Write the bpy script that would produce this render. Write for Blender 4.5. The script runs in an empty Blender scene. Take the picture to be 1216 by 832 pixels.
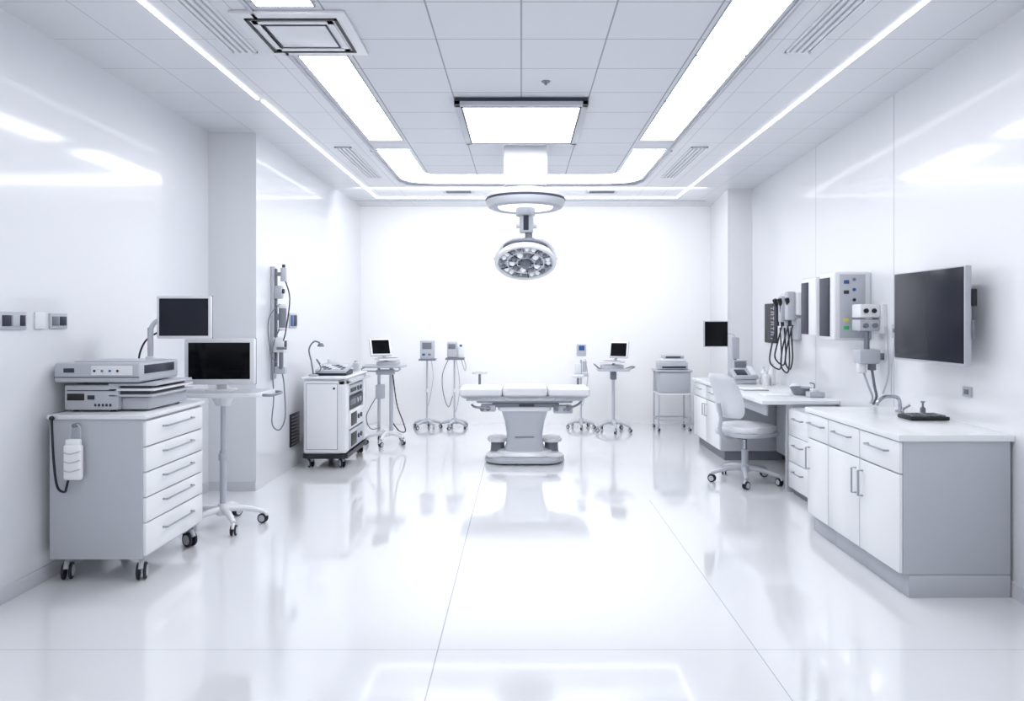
import bpy, bmesh, math
from mathutils import Vector, Matrix
S=bpy.context.scene
try:
    S.view_settings.view_transform='Standard'
    S.view_settings.look='None'
except Exception: pass
COL=S.collection
def lin(c):
    c/=255.0
    return c/12.92 if c<=.04045 else ((c+.055)/1.055)**2.4
def rgb(t):
    a=sum(t)/3
    if a>120 and max(t)-min(t)<30: t=[a+(c-a)*.58 for c in t]
    return (lin(t[0]),lin(t[1]),lin(t[2]),1)
def mat(name,c,rough=.4,metal=0.0,coat=0.0,emit=0.0,var=.04,scale=18,spec=.5,alpha=1):
    m=bpy.data.materials.new(name); m.use_nodes=True
    nt=m.node_tree; b=nt.nodes['Principled BSDF']
    b.inputs['Base Color'].default_value=rgb(c)
    b.inputs['Metallic'].default_value=metal
    b.inputs['Coat Weight'].default_value=coat
    b.inputs['Specular IOR Level'].default_value=spec
    if emit:
        b.inputs['Emission Color'].default_value=rgb(c); b.inputs['Emission Strength'].default_value=emit
    tc=nt.nodes.new('ShaderNodeTexCoord'); n=nt.nodes.new('ShaderNodeTexNoise'); n.inputs['Scale'].default_value=scale
    mr=nt.nodes.new('ShaderNodeMapRange')
    mr.inputs['To Min'].default_value=max(0,rough-var); mr.inputs['To Max'].default_value=rough+var
    nt.links.new(tc.outputs['Object'],n.inputs['Vector']); nt.links.new(n.outputs['Fac'],mr.inputs['Value'])
    nt.links.new(mr.outputs['Result'],b.inputs['Roughness'])
    return m
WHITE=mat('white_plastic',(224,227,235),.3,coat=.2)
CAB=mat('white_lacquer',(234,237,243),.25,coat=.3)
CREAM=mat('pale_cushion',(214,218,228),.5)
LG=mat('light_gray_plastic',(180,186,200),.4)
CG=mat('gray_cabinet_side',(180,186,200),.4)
MG=mat('mid_gray',(112,118,138),.4)
DG=mat('dark_gray',(40,44,62),.4)
BLK=mat('black_plastic',(8,9,18),.35)
SCR=mat('dark_screen',(5,6,12),.12,spec=.2)
SCR2=mat('slate_screen',(30,34,46),.2,spec=.22)
CHR=mat('brushed_chrome',(175,181,194),.22,metal=1)
STEEL=mat('satin_steel',(130,136,152),.35,metal=.8)
SILV=mat('silver_handle',(158,164,178),.4,metal=.3)
BLUE=mat('blue_accent',(40,84,140),.4)
GRN=mat('green_indicator',(60,190,120),.4)
YEL=mat('yellow_label',(225,215,110),.5)
RUB=mat('rubber',(26,28,42),.6)
PAPER=mat('paper',(238,240,245),.7)
LAMP=mat('light_diffuser',(250,252,255),.5,emit=8.9)
LED=mat('led_strip',(250,252,255),.5,emit=2.2)
OPL=mat('ring_light_diffuser',(246,249,255),.3,emit=1.2)
LENS=mat('lamp_lens_glow',(228,232,242),.1,emit=.3,spec=.8)
GLS=mat('clear_lens',(120,127,148),.08,spec=.8)

class M:
    def __init__(s): s.bm=bmesh.new(); s.mats=[]; s.mx=None
    def _add(s,t,m):
        if m not in s.mats: s.mats.append(m)
        i=s.mats.index(m)
        if s.mx is not None: t.transform(s.mx)
        bmesh.ops.recalc_face_normals(t,faces=t.faces[:])
        for f in t.faces: f.material_index=i
        me=bpy.data.meshes.new('t'); t.to_mesh(me); s.bm.from_mesh(me); bpy.data.meshes.remove(me); t.free()
        return s
    def box(s,x0,x1,y0,y1,z0,z1,m,bev=0.0,seg=2,taper=1.0):
        t=bmesh.new(); bmesh.ops.create_cube(t,size=1)
        for v in t.verts:
            k=taper if v.co.z<0 else 1.0
            v.co=Vector(((x0+x1)/2+v.co.x*(x1-x0)*k,(y0+y1)/2+v.co.y*(y1-y0)*k,(z0+z1)/2+v.co.z*(z1-z0)))
        if bev: bmesh.ops.bevel(t,geom=t.edges[:],offset=bev,segments=seg,affect='EDGES',profile=.5)
        return s._add(t,m)
    def prism(s,p,z0,z1,m,bev=0.0):
        t=bmesh.new()
        a=[t.verts.new((x,y,z0)) for x,y in p]; b=[t.verts.new((x,y,z1)) for x,y in p]
        t.faces.new(a[::-1]); t.faces.new(b); n=len(p)
        for i in range(n): t.faces.new((a[i],a[(i+1)%n],b[(i+1)%n],b[i]))
        if bev:
            es=[e for e in t.edges if abs(e.verts[0].co.z-e.verts[1].co.z)<1e-6]
            bmesh.ops.bevel(t,geom=es,offset=bev,segments=2,affect='EDGES',profile=.5)
        return s._add(t,m)
    def rprism(s,cx,cy,w,d,r,z0,z1,m,bev=0.0,n=6):
        p=[]
        for sx,sy,a0 in ((1,1,0),(-1,1,90),(-1,-1,180),(1,-1,270)):
            for i in range(n+1):
                a=math.radians(a0+90*i/n)
                p.append((cx+sx*(w/2-r)+r*math.cos(a),cy+sy*(d/2-r)+r*math.sin(a)))
        return s.prism(p,z0,z1,m,bev)
    def loft(s,secs,m,n=8):
        t=bmesh.new(); R=[]
        for cx,cy,w,d,r,z in secs:
            p=[]
            for sx,sy,a0 in ((1,1,0),(-1,1,90),(-1,-1,180),(1,-1,270)):
                for i in range(n+1):
                    a=math.radians(a0+90*i/n); p.append(t.verts.new((cx+sx*(w/2-r)+r*math.cos(a),cy+sy*(d/2-r)+r*math.sin(a),z)))
            R.append(p)
        k=len(R[0])
        for a,b in zip(R,R[1:]):
            for i in range(k): t.faces.new((a[i],a[(i+1)%k],b[(i+1)%k],b[i]))
        t.faces.new(R[0][::-1]); t.faces.new(R[-1])
        return s._add(t,m)
    def cyl(s,a,b,r,m,r2=None,n=24,bev=0.0):
        a=Vector(a); b=Vector(b); d=b-a; t=bmesh.new()
        bmesh.ops.create_cone(t,cap_ends=True,segments=n,radius1=r,radius2=r if r2 is None else r2,depth=d.length)
        if bev:
            es=[e for e in t.edges if len([f for f in e.link_faces if len(f.verts)>4])==1]
            bmesh.ops.bevel(t,geom=es,offset=bev,segments=2,affect='EDGES',profile=.5)
        t.transform(Matrix.Translation((a+b)/2)@d.to_track_quat('Z','Y').to_matrix().to_4x4())
        return s._add(t,m)
    def ball(s,c,r,m,sc=(1,1,1)):
        t=bmesh.new(); bmesh.ops.create_uvsphere(t,u_segments=20,v_segments=12,radius=r)
        t.transform(Matrix.Translation(c)@Matrix.Diagonal((*sc,1))); return s._add(t,m)
    def lathe(s,prof,c,m,n=40):
        t=bmesh.new(); R=[]
        for r,z in prof:
            if r<1e-5: R.append([t.verts.new((c[0],c[1],c[2]+z))])
            else: R.append([t.verts.new((c[0]+r*math.cos(2*math.pi*i/n),c[1]+r*math.sin(2*math.pi*i/n),c[2]+z)) for i in range(n)])
        for a,b in zip(R,R[1:]):
            for i in range(n):
                j=(i+1)%n
                if len(a)==1 and len(b)==1: continue
                if len(a)==1: t.faces.new((a[0],b[i],b[j]))
                elif len(b)==1: t.faces.new((a[i],a[j],b[0]))
                else: t.faces.new((a[i],a[j],b[j],b[i]))
        return s._add(t,m)
    def tube(s,pts,r,m,n=10,closed=False,res=6):
        P=[Vector(p) for p in pts]
        if res>1 and len(P)>2:
            Q=[]; L=len(P)
            for i in range(L if closed else L-1):
                if closed: p0,p1,p2,p3=P[i-1],P[i],P[(i+1)%L],P[(i+2)%L]
                else: p0,p1,p2,p3=P[max(i-1,0)],P[i],P[i+1],P[min(i+2,L-1)]
                for k in range(res):
                    u=k/res
                    Q.append(.5*((2*p1)+(p2-p0)*u+(2*p0-5*p1+4*p2-p3)*u*u+(3*p1-p0-3*p2+p3)*u**3))
            if not closed: Q.append(P[-1])
            P=Q
        r0,r1=(r if isinstance(r,tuple) else (r,r))
        t=bmesh.new(); L=len(P); rings=[]; up=None
        for i in range(L):
            if closed: d=(P[(i+1)%L]-P[i-1]).normalized()
            else: d=(P[min(i+1,L-1)]-P[max(i-1,0)]).normalized()
            if up is None:
                up=Vector((0,0,1)) if abs(d.z)<.9 else Vector((1,0,0))
            up=(up-d*up.dot(d)); up.normalize(); sd=d.cross(up)
            rr=r0+(r1-r0)*i/max(1,L-1)
            rings.append([t.verts.new(P[i]+(up*math.cos(2*math.pi*k/n)+sd*math.sin(2*math.pi*k/n))*rr) for k in range(n)])
        for i in range(L if closed else L-1):
            a=rings[i]; b=rings[(i+1)%L]
            for k in range(n): t.faces.new((a[k],a[(k+1)%n],b[(k+1)%n],b[k]))
        if not closed: t.faces.new(rings[0][::-1]); t.faces.new(rings[-1])
        return s._add(t,m)
    def obj(s,name,parent=None,label=None,local=False):
        me=bpy.data.meshes.new(name)
        if parent is not None and not local:
            s.bm.transform(Matrix.Translation(-ORG[parent.name]))
        s.bm.to_mesh(me); s.bm.free()
        for m in s.mats: me.materials.append(m)
        for p in me.polygons: p.use_smooth=True
        me.set_sharp_from_angle(angle=math.radians(35))
        o=bpy.data.objects.new(name,me); COL.objects.link(o)
        if parent is not None:
            o.parent=parent; ORG[o.name]=ORG[parent.name]
        if label: o['label']=label
        return o
ORG={}
def thing(name,label,cat,loc=(0,0,0),rz=0,group=None):
    o=bpy.data.objects.new(name,None); o.empty_display_size=.1; COL.objects.link(o)
    o.location=loc; o.rotation_euler=(0,0,math.radians(rz)); ORG[o.name]=Vector(loc)
    o['label']=label; o['category']=cat
    if group: o['group']=group
    return o
def solo(m,name,label,cat,group=None,origin=None):
    o=m.obj(name); me=o.data
    if origin is None:
        xs=[v.co for v in me.vertices]
        origin=Vector(((min(v.x for v in xs)+max(v.x for v in xs))/2,(min(v.y for v in xs)+max(v.y for v in xs))/2,min(v.z for v in xs)))
    origin=Vector(origin); me.transform(Matrix.Translation(-origin)); o.location=origin; ORG[o.name]=origin
    o['label']=label; o['category']=cat
    if group: o['group']=group
    return o
def struct(m,name):
    o=m.obj(name); o['kind']='structure'; return o
def rotm(c,rx=0,ry=0,rz=0):
    c=Vector(c)
    return Matrix.Translation(c)@Matrix.Rotation(math.radians(rz),4,'Z')@Matrix.Rotation(math.radians(ry),4,'Y')@Matrix.Rotation(math.radians(rx),4,'X')

# ---------------- structural materials ----------------
def mth(nt,op,a,b=None,v=None):
    n=nt.nodes.new('ShaderNodeMath'); n.operation=op
    nt.links.new(a,n.inputs[0])
    if b is not None: nt.links.new(b,n.inputs[1])
    if v is not None: n.inputs[1].default_value=v
    return n.outputs[0]
def line_mask(nt,sep,axis,centers,hw,ymax=None):
    out=None
    for c in centers:
        l=mth(nt,'LESS_THAN',mth(nt,'ABSOLUTE',mth(nt,'SUBTRACT',sep.outputs[axis],v=c)),v=hw)
        out=l if out is None else mth(nt,'MAXIMUM',out,l)
    if ymax is not None: out=mth(nt,'MULTIPLY',out,mth(nt,'LESS_THAN',sep.outputs['Y'],v=ymax))
    return out
def surf(name,base,line,rough,lines,coat=0.0,spec=.5,noise=(2.0,.03),crough=.06):
    m=bpy.data.materials.new(name); m.use_nodes=True; nt=m.node_tree; b=nt.nodes['Principled BSDF']
    b.inputs['Coat Weight'].default_value=coat; b.inputs['Coat Roughness'].default_value=crough; b.inputs['Specular IOR Level'].default_value=spec
    tc=nt.nodes.new('ShaderNodeTexCoord'); sep=nt.nodes.new('ShaderNodeSeparateXYZ'); nt.links.new(tc.outputs['Object'],sep.inputs[0])
    n=nt.nodes.new('ShaderNodeTexNoise'); n.inputs['Scale'].default_value=noise[0]; nt.links.new(tc.outputs['Object'],n.inputs['Vector'])
    mr=nt.nodes.new('ShaderNodeMapRange'); mr.inputs['To Min'].default_value=rough-noise[1]; mr.inputs['To Max'].default_value=rough+noise[1]
    nt.links.new(n.outputs['Fac'],mr.inputs['Value']); nt.links.new(mr.outputs['Result'],b.inputs['Roughness'])
    cur=None
    for L_ in lines:
        l=line_mask(nt,sep,*L_)
        cur=l if cur is None else mth(nt,'MAXIMUM',cur,l)
    if cur is None: b.inputs['Base Color'].default_value=rgb(base)
    else:
        mix=nt.nodes.new('ShaderNodeMix'); mix.data_type='RGBA'
        mix.inputs[6].default_value=rgb(base); mix.inputs[7].default_value=rgb(line)
        nt.links.new(cur,mix.inputs[0]); nt.links.new(mix.outputs[2],b.inputs['Base Color'])
    return m
WALLR=surf('gloss_wall_panels',(227,230,238),(160,165,180),.3,[('Y',(3.3,5.0,6.5),.004)],coat=.9,crough=.09)
WALLL=surf('gloss_wall',(223,227,236),(170,175,188),.3,[],coat=.9,crough=.09)
WALLB=surf('back_wall_paint',(247,248,251),(170,175,188),.45,[])
FLOOR=surf('polished_floor',(230,233,240),(172,178,194),.1,[('X',(-.38,),.003,7.2),('X',(1.07,),.0022,5.7),('Y',(3.11,),.002)],coat=1,spec=.8,noise=(1.3,.03),crough=.05)
CEIL=surf('ceiling_tiles',(214,218,228),(146,152,168),.5,[('X',(-1.05,-.5,0,.5,1.05),.005),('Y',[.72+.47*i for i in range(16)],.0035)])
CEILP=surf('ceiling_band',(219,222,231),(176,181,195),.35,[('X',(-2.35,-1.86,-1.54,1.54,1.86,2.45),.003),('Y',[.72+.47*i for i in range(20)],.003)],coat=.3)
BASEB=mat('baseboard_paint',(205,209,220),.4)

RH=3.15
m=M(); m.box(-3.2,3.4,-1.5,10.1,-.1,0,FLOOR); struct(m,'floor')
m=M(); m.prism([(-2.95,-1.5),(-2.75,-1.5),(-2.75,6),(-2.33,6),(-2.33,9.9),(-2.95,9.9)],0,RH,WALLL); struct(m,'wall_left')
def WX(y): return 2.66+(y-3.6)*.05
m=M(); m.prism([(WX(-1.5),-1.5),(3.2,-1.5),(3.2,9.9),(2.74,9.9),(2.60,8.6),(WX(8.6),8.6)],0,RH,WALLR); struct(m,'wall_right')
m=M(); m.box(-2.95,3.2,9.9,10.0,0,RH,WALLB); struct(m,'wall_back')
m=M()
m.box(-3.0,-1.43,-1.5,10.0,RH,RH+.1,CEILP); m.box(1.43,3.3,-1.5,10.0,RH,RH+.1,CEILP)
m.box(-1.43,1.43,8.24,10.0,RH,RH+.1,CEILP)
m.box(-1.43,1.43,-1.5,8.24,RH,RH+.1,CEIL); struct(m,'ceiling')
m=M(); m.box(-2.75,-2.738,-1.5,5.99,0,.085,BASEB,.003); m.box(-2.75,-2.33,5.988,6,0,.0851,BASEB); struct(m,'baseboard_left')
m=M(); m.prism([(WX(-1.5)-.012,-1.5),(WX(-1.5),-1.5),(WX(8.6),8.6),(WX(8.6)-.012,8.6)],0,.085,BASEB); struct(m,'baseboard_right')
m=M()
for x in (-1.445,1.425): m.box(x,x+.02,-1.5,6.6,RH-.02,RH,CG)
m.box(-2.3,2.55,9.42,9.44,RH-.008,RH,CG)
struct(m,'trim_1')
m=M()
for sx in (-1,1):
    m.tube([(sx*1.45,6.6,RH-.012),(sx*1.45,7.8,RH-.012),(sx*1.42,8.1,RH-.012),(sx*1.2,8.28,RH-.012),(0,8.29,RH-.012)],.012,CG)
struct(m,'trim_2')

# ---------------- ceiling lights ----------------
def panel(x0,x1,y0,y1,lab='flush white rectangular ceiling light panel, lit'):
    t=thing('ceiling_light_panel',lab,'ceiling light',((x0+x1)/2,(y0+y1)/2,RH),group='flush ceiling light panels')
    m=M()
    f=.007
    m.box(x0,x0+f,y0,y1,RH-.01,RH,LG); m.box(x1-f,x1,y0,y1,RH-.01,RH,LG)
    m.box(x0,x1,y0,y0+f,RH-.01,RH,LG); m.box(x0,x1,y1-f,y1,RH-.01,RH,LG); m.obj('frame',t)
    m=M(); m.box(x0+f,x1-f,y0+f,y1-f,RH-.008,RH-.001,LAMP); m.obj('diffuser',t)
for y0,y1 in ((1.2,2.4),(2.41,3.58),(4.24,5.13),(5.14,6.23)): panel(-1.39,-1.08,y0,y1)
for y0,y1 in ((1.2,2.4),(2.41,3.3),(3.31,4.23),(4.24,5.13),(5.14,6.23)): panel(1.08,1.40,y0,y1)
def arc(cx,cy,r,a0,a1,n=8): return [(cx+r*math.cos(math.radians(a0+(a1-a0)*i/n)),cy+r*math.sin(math.radians(a0+(a1-a0)*i/n))) for i in range(n+1)]
t=thing('cove_light','lit white U-shaped ceiling light with rounded corners','ceiling light',(0,7.5,RH))
m=M(); o=[(1.4,6.6)]+arc(1.05,7.85,.35,0,90)+arc(-1.05,7.85,.35,90,180)+[(-1.4,6.6),(-1.08,6.6)]+arc(-.93,7.6,.15,180,90)+arc(.93,7.6,.15,90,0)+[(1.08,6.6)]
m.prism(o,RH-.01,RH-.001,LAMP); m.obj('diffuser',t)
m=M()
m.tube([(x,y,RH-.008) for x,y in o],.006,LG,n=6,closed=True,res=1); m.obj('frame',t)
def led(x0,x1,y0,y1):
    m=M(); m.box(x0,x1,y0,y1,RH-.012,RH,LED)
    solo(m,'linear_light','narrow lit linear light set in the ceiling','ceiling light','linear ceiling lights',((x0+x1)/2,(y0+y1)/2,RH))
led(-1.97,-1.952,1.0,5.08); led(-1.95,-1.932,5.12,9.2); led(2.08,2.098,1.0,9.2); led(-1.92,2.06,9.16,9.2)
def slot(x0,x1,y0,y1):
    m=M(); m.box(x0,x0+.015,y0,y1,RH-.01,RH,WHITE); m.box(x1-.015,x1,y0,y1,RH-.01,RH,WHITE); m.box(x0,x1,y0,y0+.015,RH-.01,RH,WHITE); m.box(x0,x1,y1-.015,y1,RH-.01,RH,WHITE)
    n=3
    for i in range(1,n+1):
        x=x0+(x1-x0)*i/(n+1); m.box(x-.01,x+.01,y0,y1,RH-.012,RH-.002,WHITE)
    m.box(x0+.01,x1-.01,y0+.01,y1-.01,RH-.002,RH-.001,LG)
    solo(m,'slot_diffuser','long white slotted air diffuser in the ceiling','air vent','slot diffusers',((x0+x1)/2,(y0+y1)/2,RH))
for x0,x1 in ((-1.78,-1.62),(1.62,1.78)):
    for y0,y1 in ((2.6,4.2),(6.5,7.9)): slot(x0,x1,y0,y1)
t=thing('ceiling_vent','square white ceiling air vent with dark inner slots','air vent',(-1.25,3.91,RH))
m=M(); m.box(-1.56,-.94,3.63,4.21,RH-.02,RH,WHITE,.006); m.obj('plate',t)
m=M()
for a,b,w in ((.0,BLK,.016),(.03,WHITE,.03),(.075,DG,.007)):
    x0,x1,y0,y1=-1.5+a,-1.0-a,3.69+a,4.15-a
    z0,z1=RH-.027,RH-.0195
    m.box(x0,x1,y0,y0+w,z0,z1,b); m.box(x0,x1,y1-w,y1,z0,z1,b)
    m.box(x0,x0+w,y0,y1,z0,z1,b); m.box(x1-w,x1,y0,y1,z0,z1,b)
m.box(-1.415,-1.085,3.775,4.065,RH-.026,RH-.0195,WHITE,.003)
m.obj('louver',t)
for x in (-.8,1.03):
    m=M(); m.box(x-.2,x+.2,8.6,8.82,RH-.015,RH,LG,.004)
    for i in range(4): m.box(x-.16,x+.16,8.63+.045*i,8.65+.045*i,RH-.018,RH-.0145,DG)
    solo(m,'ceiling_grille','small rectangular louvred ceiling grille','air vent','small ceiling grilles',(x,8.71,RH))
for x,y in ((.17,4.72),(-.12,8.3)):
    m=M(); m.lathe([(0,-.025),(.009,-.025),(.011,-.008),(.028,-.006),(.032,0),(0,0)],(x,y,RH),STEEL,20)
    solo(m,'sprinkler_head','small metal sprinkler head in the ceiling','sprinkler','sprinklers',(x,y,RH))
t=thing('ceiling_light_box','large square lit ceiling light box with metal frame','ceiling light',(.0,5.65,RH))
m=M(); X0,X1,Y0,Y1,Z0=-.5,.5,5.05,6.2,RH-.06
for a in ((X0,X0+.05,Y0,Y1),(X1-.05,X1,Y0,Y1),(X0,X1,Y0,Y0+.05),(X0,X1,Y1-.05,Y1)):
    m.box(*a,Z0,RH,LG,.006)
m.box(X0+.01,X1-.01,Y0-.004,Y0,Z0+.03,RH-.005,DG)
for a in ((X0+.05,X0+.062,Y0+.05,Y1-.05),(X1-.062,X1-.05,Y0+.05,Y1-.05),(X0+.05,X1-.05,Y0+.05,Y0+.062),(X0+.05,X1-.05,Y1-.062,Y1-.05)):
    m.box(*a,Z0-.002,RH,DG)
m.obj('frame',t)
m=M(); m.box(X0+.062,X1-.062,Y0+.062,Y1-.062,Z0+.004,Z0+.02,LAMP); m.obj('diffuser',t)

# ---------------- surgical light ----------------
cx,cy=.04,6.5
t=thing('surgical_light','white ceiling-hung surgical lamp with round lamp head over the table','surgical light',(cx,cy,RH))
m=M(); m.box(cx-.22,cx+.22,cy-.2,cy+.2,3.12,RH,WHITE,.006); m.box(cx-.205,cx+.205,cy-.17,cy+.17,2.76,3.125,WHITE,.02,3); m.obj('ceiling_mount',t)
m=M(); m.lathe([(0,2.77),(.12,2.77),(.14,2.74),(.30,2.72),(.35,2.695),(.375,2.66),(.375,2.61),(.35,2.57),(.31,2.555),(.28,2.58),(0,2.58)],(cx,cy,0),LG,56)
m.lathe([(.371,2.655),(.380,2.65),(.380,2.635),(.371,2.63)],(cx,cy,0),DG,56); d=m.obj('ring_housing',t)
m=M(); m.lathe([(0,2.565),(.255,2.565),(.265,2.582),(0,2.582)],(cx,cy,0),OPL,48); m.obj('diffuser',d)
m=M(); m.cyl((cx,cy,2.58),(cx,cy,2.49),.09,LG,bev=.01); m.box(cx-.055,cx+.075,cy-.06,cy+.06,2.33,2.52,LG,.015); m.box(cx-.02,cx+.03,cy-.064,cy-.05,2.35,2.5,DG,.004)
m.cyl((cx+.03,cy,2.38),(cx+.03,cy,2.2),.035,MG); m.cyl((cx-.09,cy-.02,2.4),(cx+.11,cy-.02,2.4),.03,WHITE,bev=.006)
m.cyl((cx+.03,cy,2.28),(cx+.03,cy,2.24),.06,MG,bev=.006); m.obj('arm',t)
hc=Vector((cx,cy-.08,2.05)); R=rotm(hc,rx=-29)
m=M(); R2=rotm((cx,cy-.02,2.2),rx=-14)
m.mx=R2; m.lathe([(0,.055),(.07,.05),(.15,.02),(.19,-.005),(.185,-.02),(.16,-.02),(.15,-.005),(0,.02)],(0,0,0),LG,40)
m.tube([(.2*math.cos(a),.2*math.sin(a),-.01) for a in [i*math.pi/8 for i in range(16)]],.014,MG,closed=True,res=2); m.obj('cover',t)
m=M(); m.mx=R
m.lathe([(0,.09),(.07,.09),(.12,.065),(.22,.05),(.272,.03),(.292,0),(.285,-.022),(.262,-.028),(.25,-.012),(.25,0),(0,.002)],(0,0,0),LG,56)
m.lathe([(0,-.004),(.249,-.004),(.249,.0),(0,.0)],(0,0,0),LG,48)
m.lathe([(.178,-.004),(.178,-.018),(.168,-.018),(.168,-.004)],(0,0,0),WHITE,48)
m.lathe([(.085,-.004),(.085,-.02),(.078,-.02),(.078,-.004)],(0,0,0),WHITE,48)
m.tube([(.272*math.cos(a),.272*math.sin(a),-.012) for a in [i*math.pi/12 for i in range(24)]],.02,WHITE,closed=True,res=2)
for i in range(10):
    a=i*math.pi/5+.2; m.tube([(.05*math.cos(a),.05*math.sin(a),-.012),(.255*math.cos(a),.255*math.sin(a),-.012)],.006,MG if i%2 else DG,res=1)
hd=m.obj('lamp_head',t)
for i in range(10):
    a=i*math.pi/5+.2+math.pi/10
    m=M(); m.mx=R
    m.lathe([(0,-.026),(.018,-.024),(.028,-.012),(.028,0),(0,0)],(.125*math.cos(a),.125*math.sin(a),-.004),GLS if i%2 else LENS,20)
    m.obj('lamp_lens',hd)
    for da in (-.15,.15):
        m=M(); m.mx=R; m.lathe([(0,-.022),(.013,-.02),(.021,-.008),(.021,0),(0,0)],(.215*math.cos(a+da),.215*math.sin(a+da),-.004),LENS if i%2 else GLS,16); m.obj('lamp_lens',hd)
m=M(); m.mx=R; m.lathe([(0,-.07),(.03,-.065),(.04,-.045),(.055,-.01),(.055,0),(0,0)],(0,0,0),MG,24); m.obj('lamp_handle',hd)
m=M(); m.tube([(cx+.03,cy,2.26),(cx+.17,cy,2.25),(cx+.25,cy-.02,2.18),(cx+.285,cy-.06,2.07)],.02,LG); m.tube([(cx+.03,cy,2.26),(cx-.12,cy,2.26),(cx-.23,cy-.02,2.18),(cx-.285,cy-.06,2.07)],.02,LG); m.obj('yoke',t)

# ---------------- shared parts ----------------
def caster(par,x,y,h=.1,r=.042,ang=30,mat_f=LG):
    a=math.radians(ang); u=Vector((math.cos(a),math.sin(a),0)); c=Vector((x,y,r))
    tm=RUB if r>.035 else DG
    m=M()
    for s_ in (-1,1):
        p=c+u*(s_*r*.22); q=c+u*(s_*r*.55)
        m.cyl(p,q,r,tm,n=24,bev=r*.12); m.cyl(q,q+u*(s_*.002),r*.68,LG,n=20)
    v=Vector((-u.y,u.x,0))
    m.tube([c+v*(-r*.9)+Vector((0,0,r*.5)),c+v*(-r*.5)+Vector((0,0,r*1.08)),c+Vector((0,0,r*1.25)),c+v*(r*.5)+Vector((0,0,r*1.08))],r*.28,mat_f,n=8)
    m.cyl(c+Vector((0,0,r*.9)),Vector((x,y,h)),r*.25,STEEL,n=12)
    return m.obj('caster',par)
def star(par,cx,cy,R,n,rot,m_leg=WHITE,r=.03,zh=.14,zl=.085):
    m=M(); m.lathe([(0,zh+.03),(.03,zh+.03),(.045,zh),(.05,zh-.05),(0,zh-.05)],(cx,cy,0),m_leg,24)
    P=[]
    for i in range(n):
        a=math.radians(rot+360*i/n); c,s_=math.cos(a),math.sin(a)
        m.tube([(cx,cy,zh-.01),(cx+.55*R*c,cy+.55*R*s_,zh-.02),(cx+R*c,cy+R*s_,zl)],(.026,.017),m_leg,n=10)
        P.append((cx+R*c,cy+R*s_,rot+360*i/n+60))
    b=m.obj('base',par)
    for x,y,a in P: caster(par,x,y,zl,r,a,m_leg)
    return b
def monitor(par,c,w,h,yaw=0,tilt=0,bez=.02,th=.03,hm=WHITE,sm=SCR,name='monitor',bot=None):
    R=rotm(c,rz=yaw)@Matrix.Rotation(math.radians(tilt),4,'X'); bot=bez if bot is None else bot
    m=M(); m.mx=R; m.box(-w/2,w/2,-th/2,th/2,-h/2,h/2,hm,min(.008,th*.3)); m.box(-w*.3,w*.3,th/2-.002,th/2+.02,-h*.3,h*.3,hm,.006)
    m.box(-w/2-.001,w/2+.001,th/2-.004,th/2+.001,-h/2-.001,h/2+.001,MG)
    hs=m.obj(name,par)
    m=M(); m.mx=R; m.box(-w/2+bez,w/2-bez,-th/2-.002,-th/2+.004,-h/2+bot,h/2-bez,sm); m.obj('screen',hs)
    return hs

# ---------------- operating table ----------------
tx,ty=.035,7.3
t=thing('operating_table','white padded operating table on a central pedestal','operating table',(tx,ty,0))
m=M(); m.loft([(tx,ty-.02,.80,.46,.2,.012),(tx,ty-.02,.84,.5,.22,.025),(tx,ty-.02,.84,.5,.22,.05),(tx,ty-.02,.78,.44,.2,.068)],LG)
m.loft([(tx,ty,.6,.4,.17,.066),(tx,ty,.62,.42,.18,.085),(tx,ty,.56,.38,.16,.115),(tx,ty,.44,.32,.1,.125)],WHITE)
for s_ in (-1,1):
    m.loft([(tx+s_*.3,ty-.1,.2,.2,.09,.066),(tx+s_*.3,ty-.1,.22,.22,.1,.085),(tx+s_*.3,ty-.1,.16,.16,.07,.105)],WHITE)
    m.loft([(tx+s_*.29,ty+.1,.16,.16,.07,.06),(tx+s_*.29,ty+.1,.14,.14,.065,.19)],MG)
    m.loft([(tx+s_*.29,ty+.1,.18,.2,.085,.19),(tx+s_*.29,ty+.1,.22,.24,.1,.2),(tx+s_*.29,ty+.1,.22,.24,.1,.23),(tx+s_*.29,ty+.1,.16,.18,.08,.25)],WHITE)
m.obj('base',t)
for s_ in (-1,1):
    for yy in (-.12,.1):
        m=M(); m.cyl((tx+s_*.28,ty+yy,0),(tx+s_*.28,ty+yy,.02),.03,RUB,n=16); m.obj('foot',t)
m=M(); m.loft([(tx,ty,.44,.32,.1,.11),(tx,ty,.39,.3,.1,.19),(tx,ty,.38,.29,.1,.3),(tx,ty,.42,.31,.1,.43),(tx,ty,.48,.35,.1,.53),(tx,ty,.50,.36,.08,.56)],LG)
m.box(tx-.1,tx+.1,ty-.152,ty-.143,.27,.28,MG); m.loft([(tx,ty,.54,.38,.05,.55),(tx,ty,.56,.4,.05,.565),(tx,ty,.56,.4,.05,.60)],WHITE); m.obj('pedestal',t)
m=M(); m.box(tx-.5,tx+.5,ty-.2,ty+.2,.635,.685,LG,.012); m.box(tx-.34,tx+.36,ty-.22,ty+.2,.595,.64,MG,.012)
m.box(tx-.46,tx-.3,ty-.23,ty-.1,.55,.62,LG,.015); m.box(tx+.3,tx+.5,ty-.22,ty-.08,.53,.61,LG,.015)
for x in (-.44,-.38,.33,.45): m.cyl((tx+x,ty-.25,.585),(tx+x,ty-.21,.585),.025,MG,n=16,bev=.004)
m.box(tx-.06,tx+.1,ty-.225,ty-.218,.605,.63,DG,.002)
m.tube([(tx-.55,ty-.2,.62),(tx-.5,ty-.24,.6),(tx-.35,ty-.26,.59)],.012,STEEL); m.tube([(tx+.62,ty-.1,.68),(tx+.55,ty-.2,.62),(tx+.4,ty-.24,.57)],.012,STEEL)
m.obj('under_frame',t)
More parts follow.
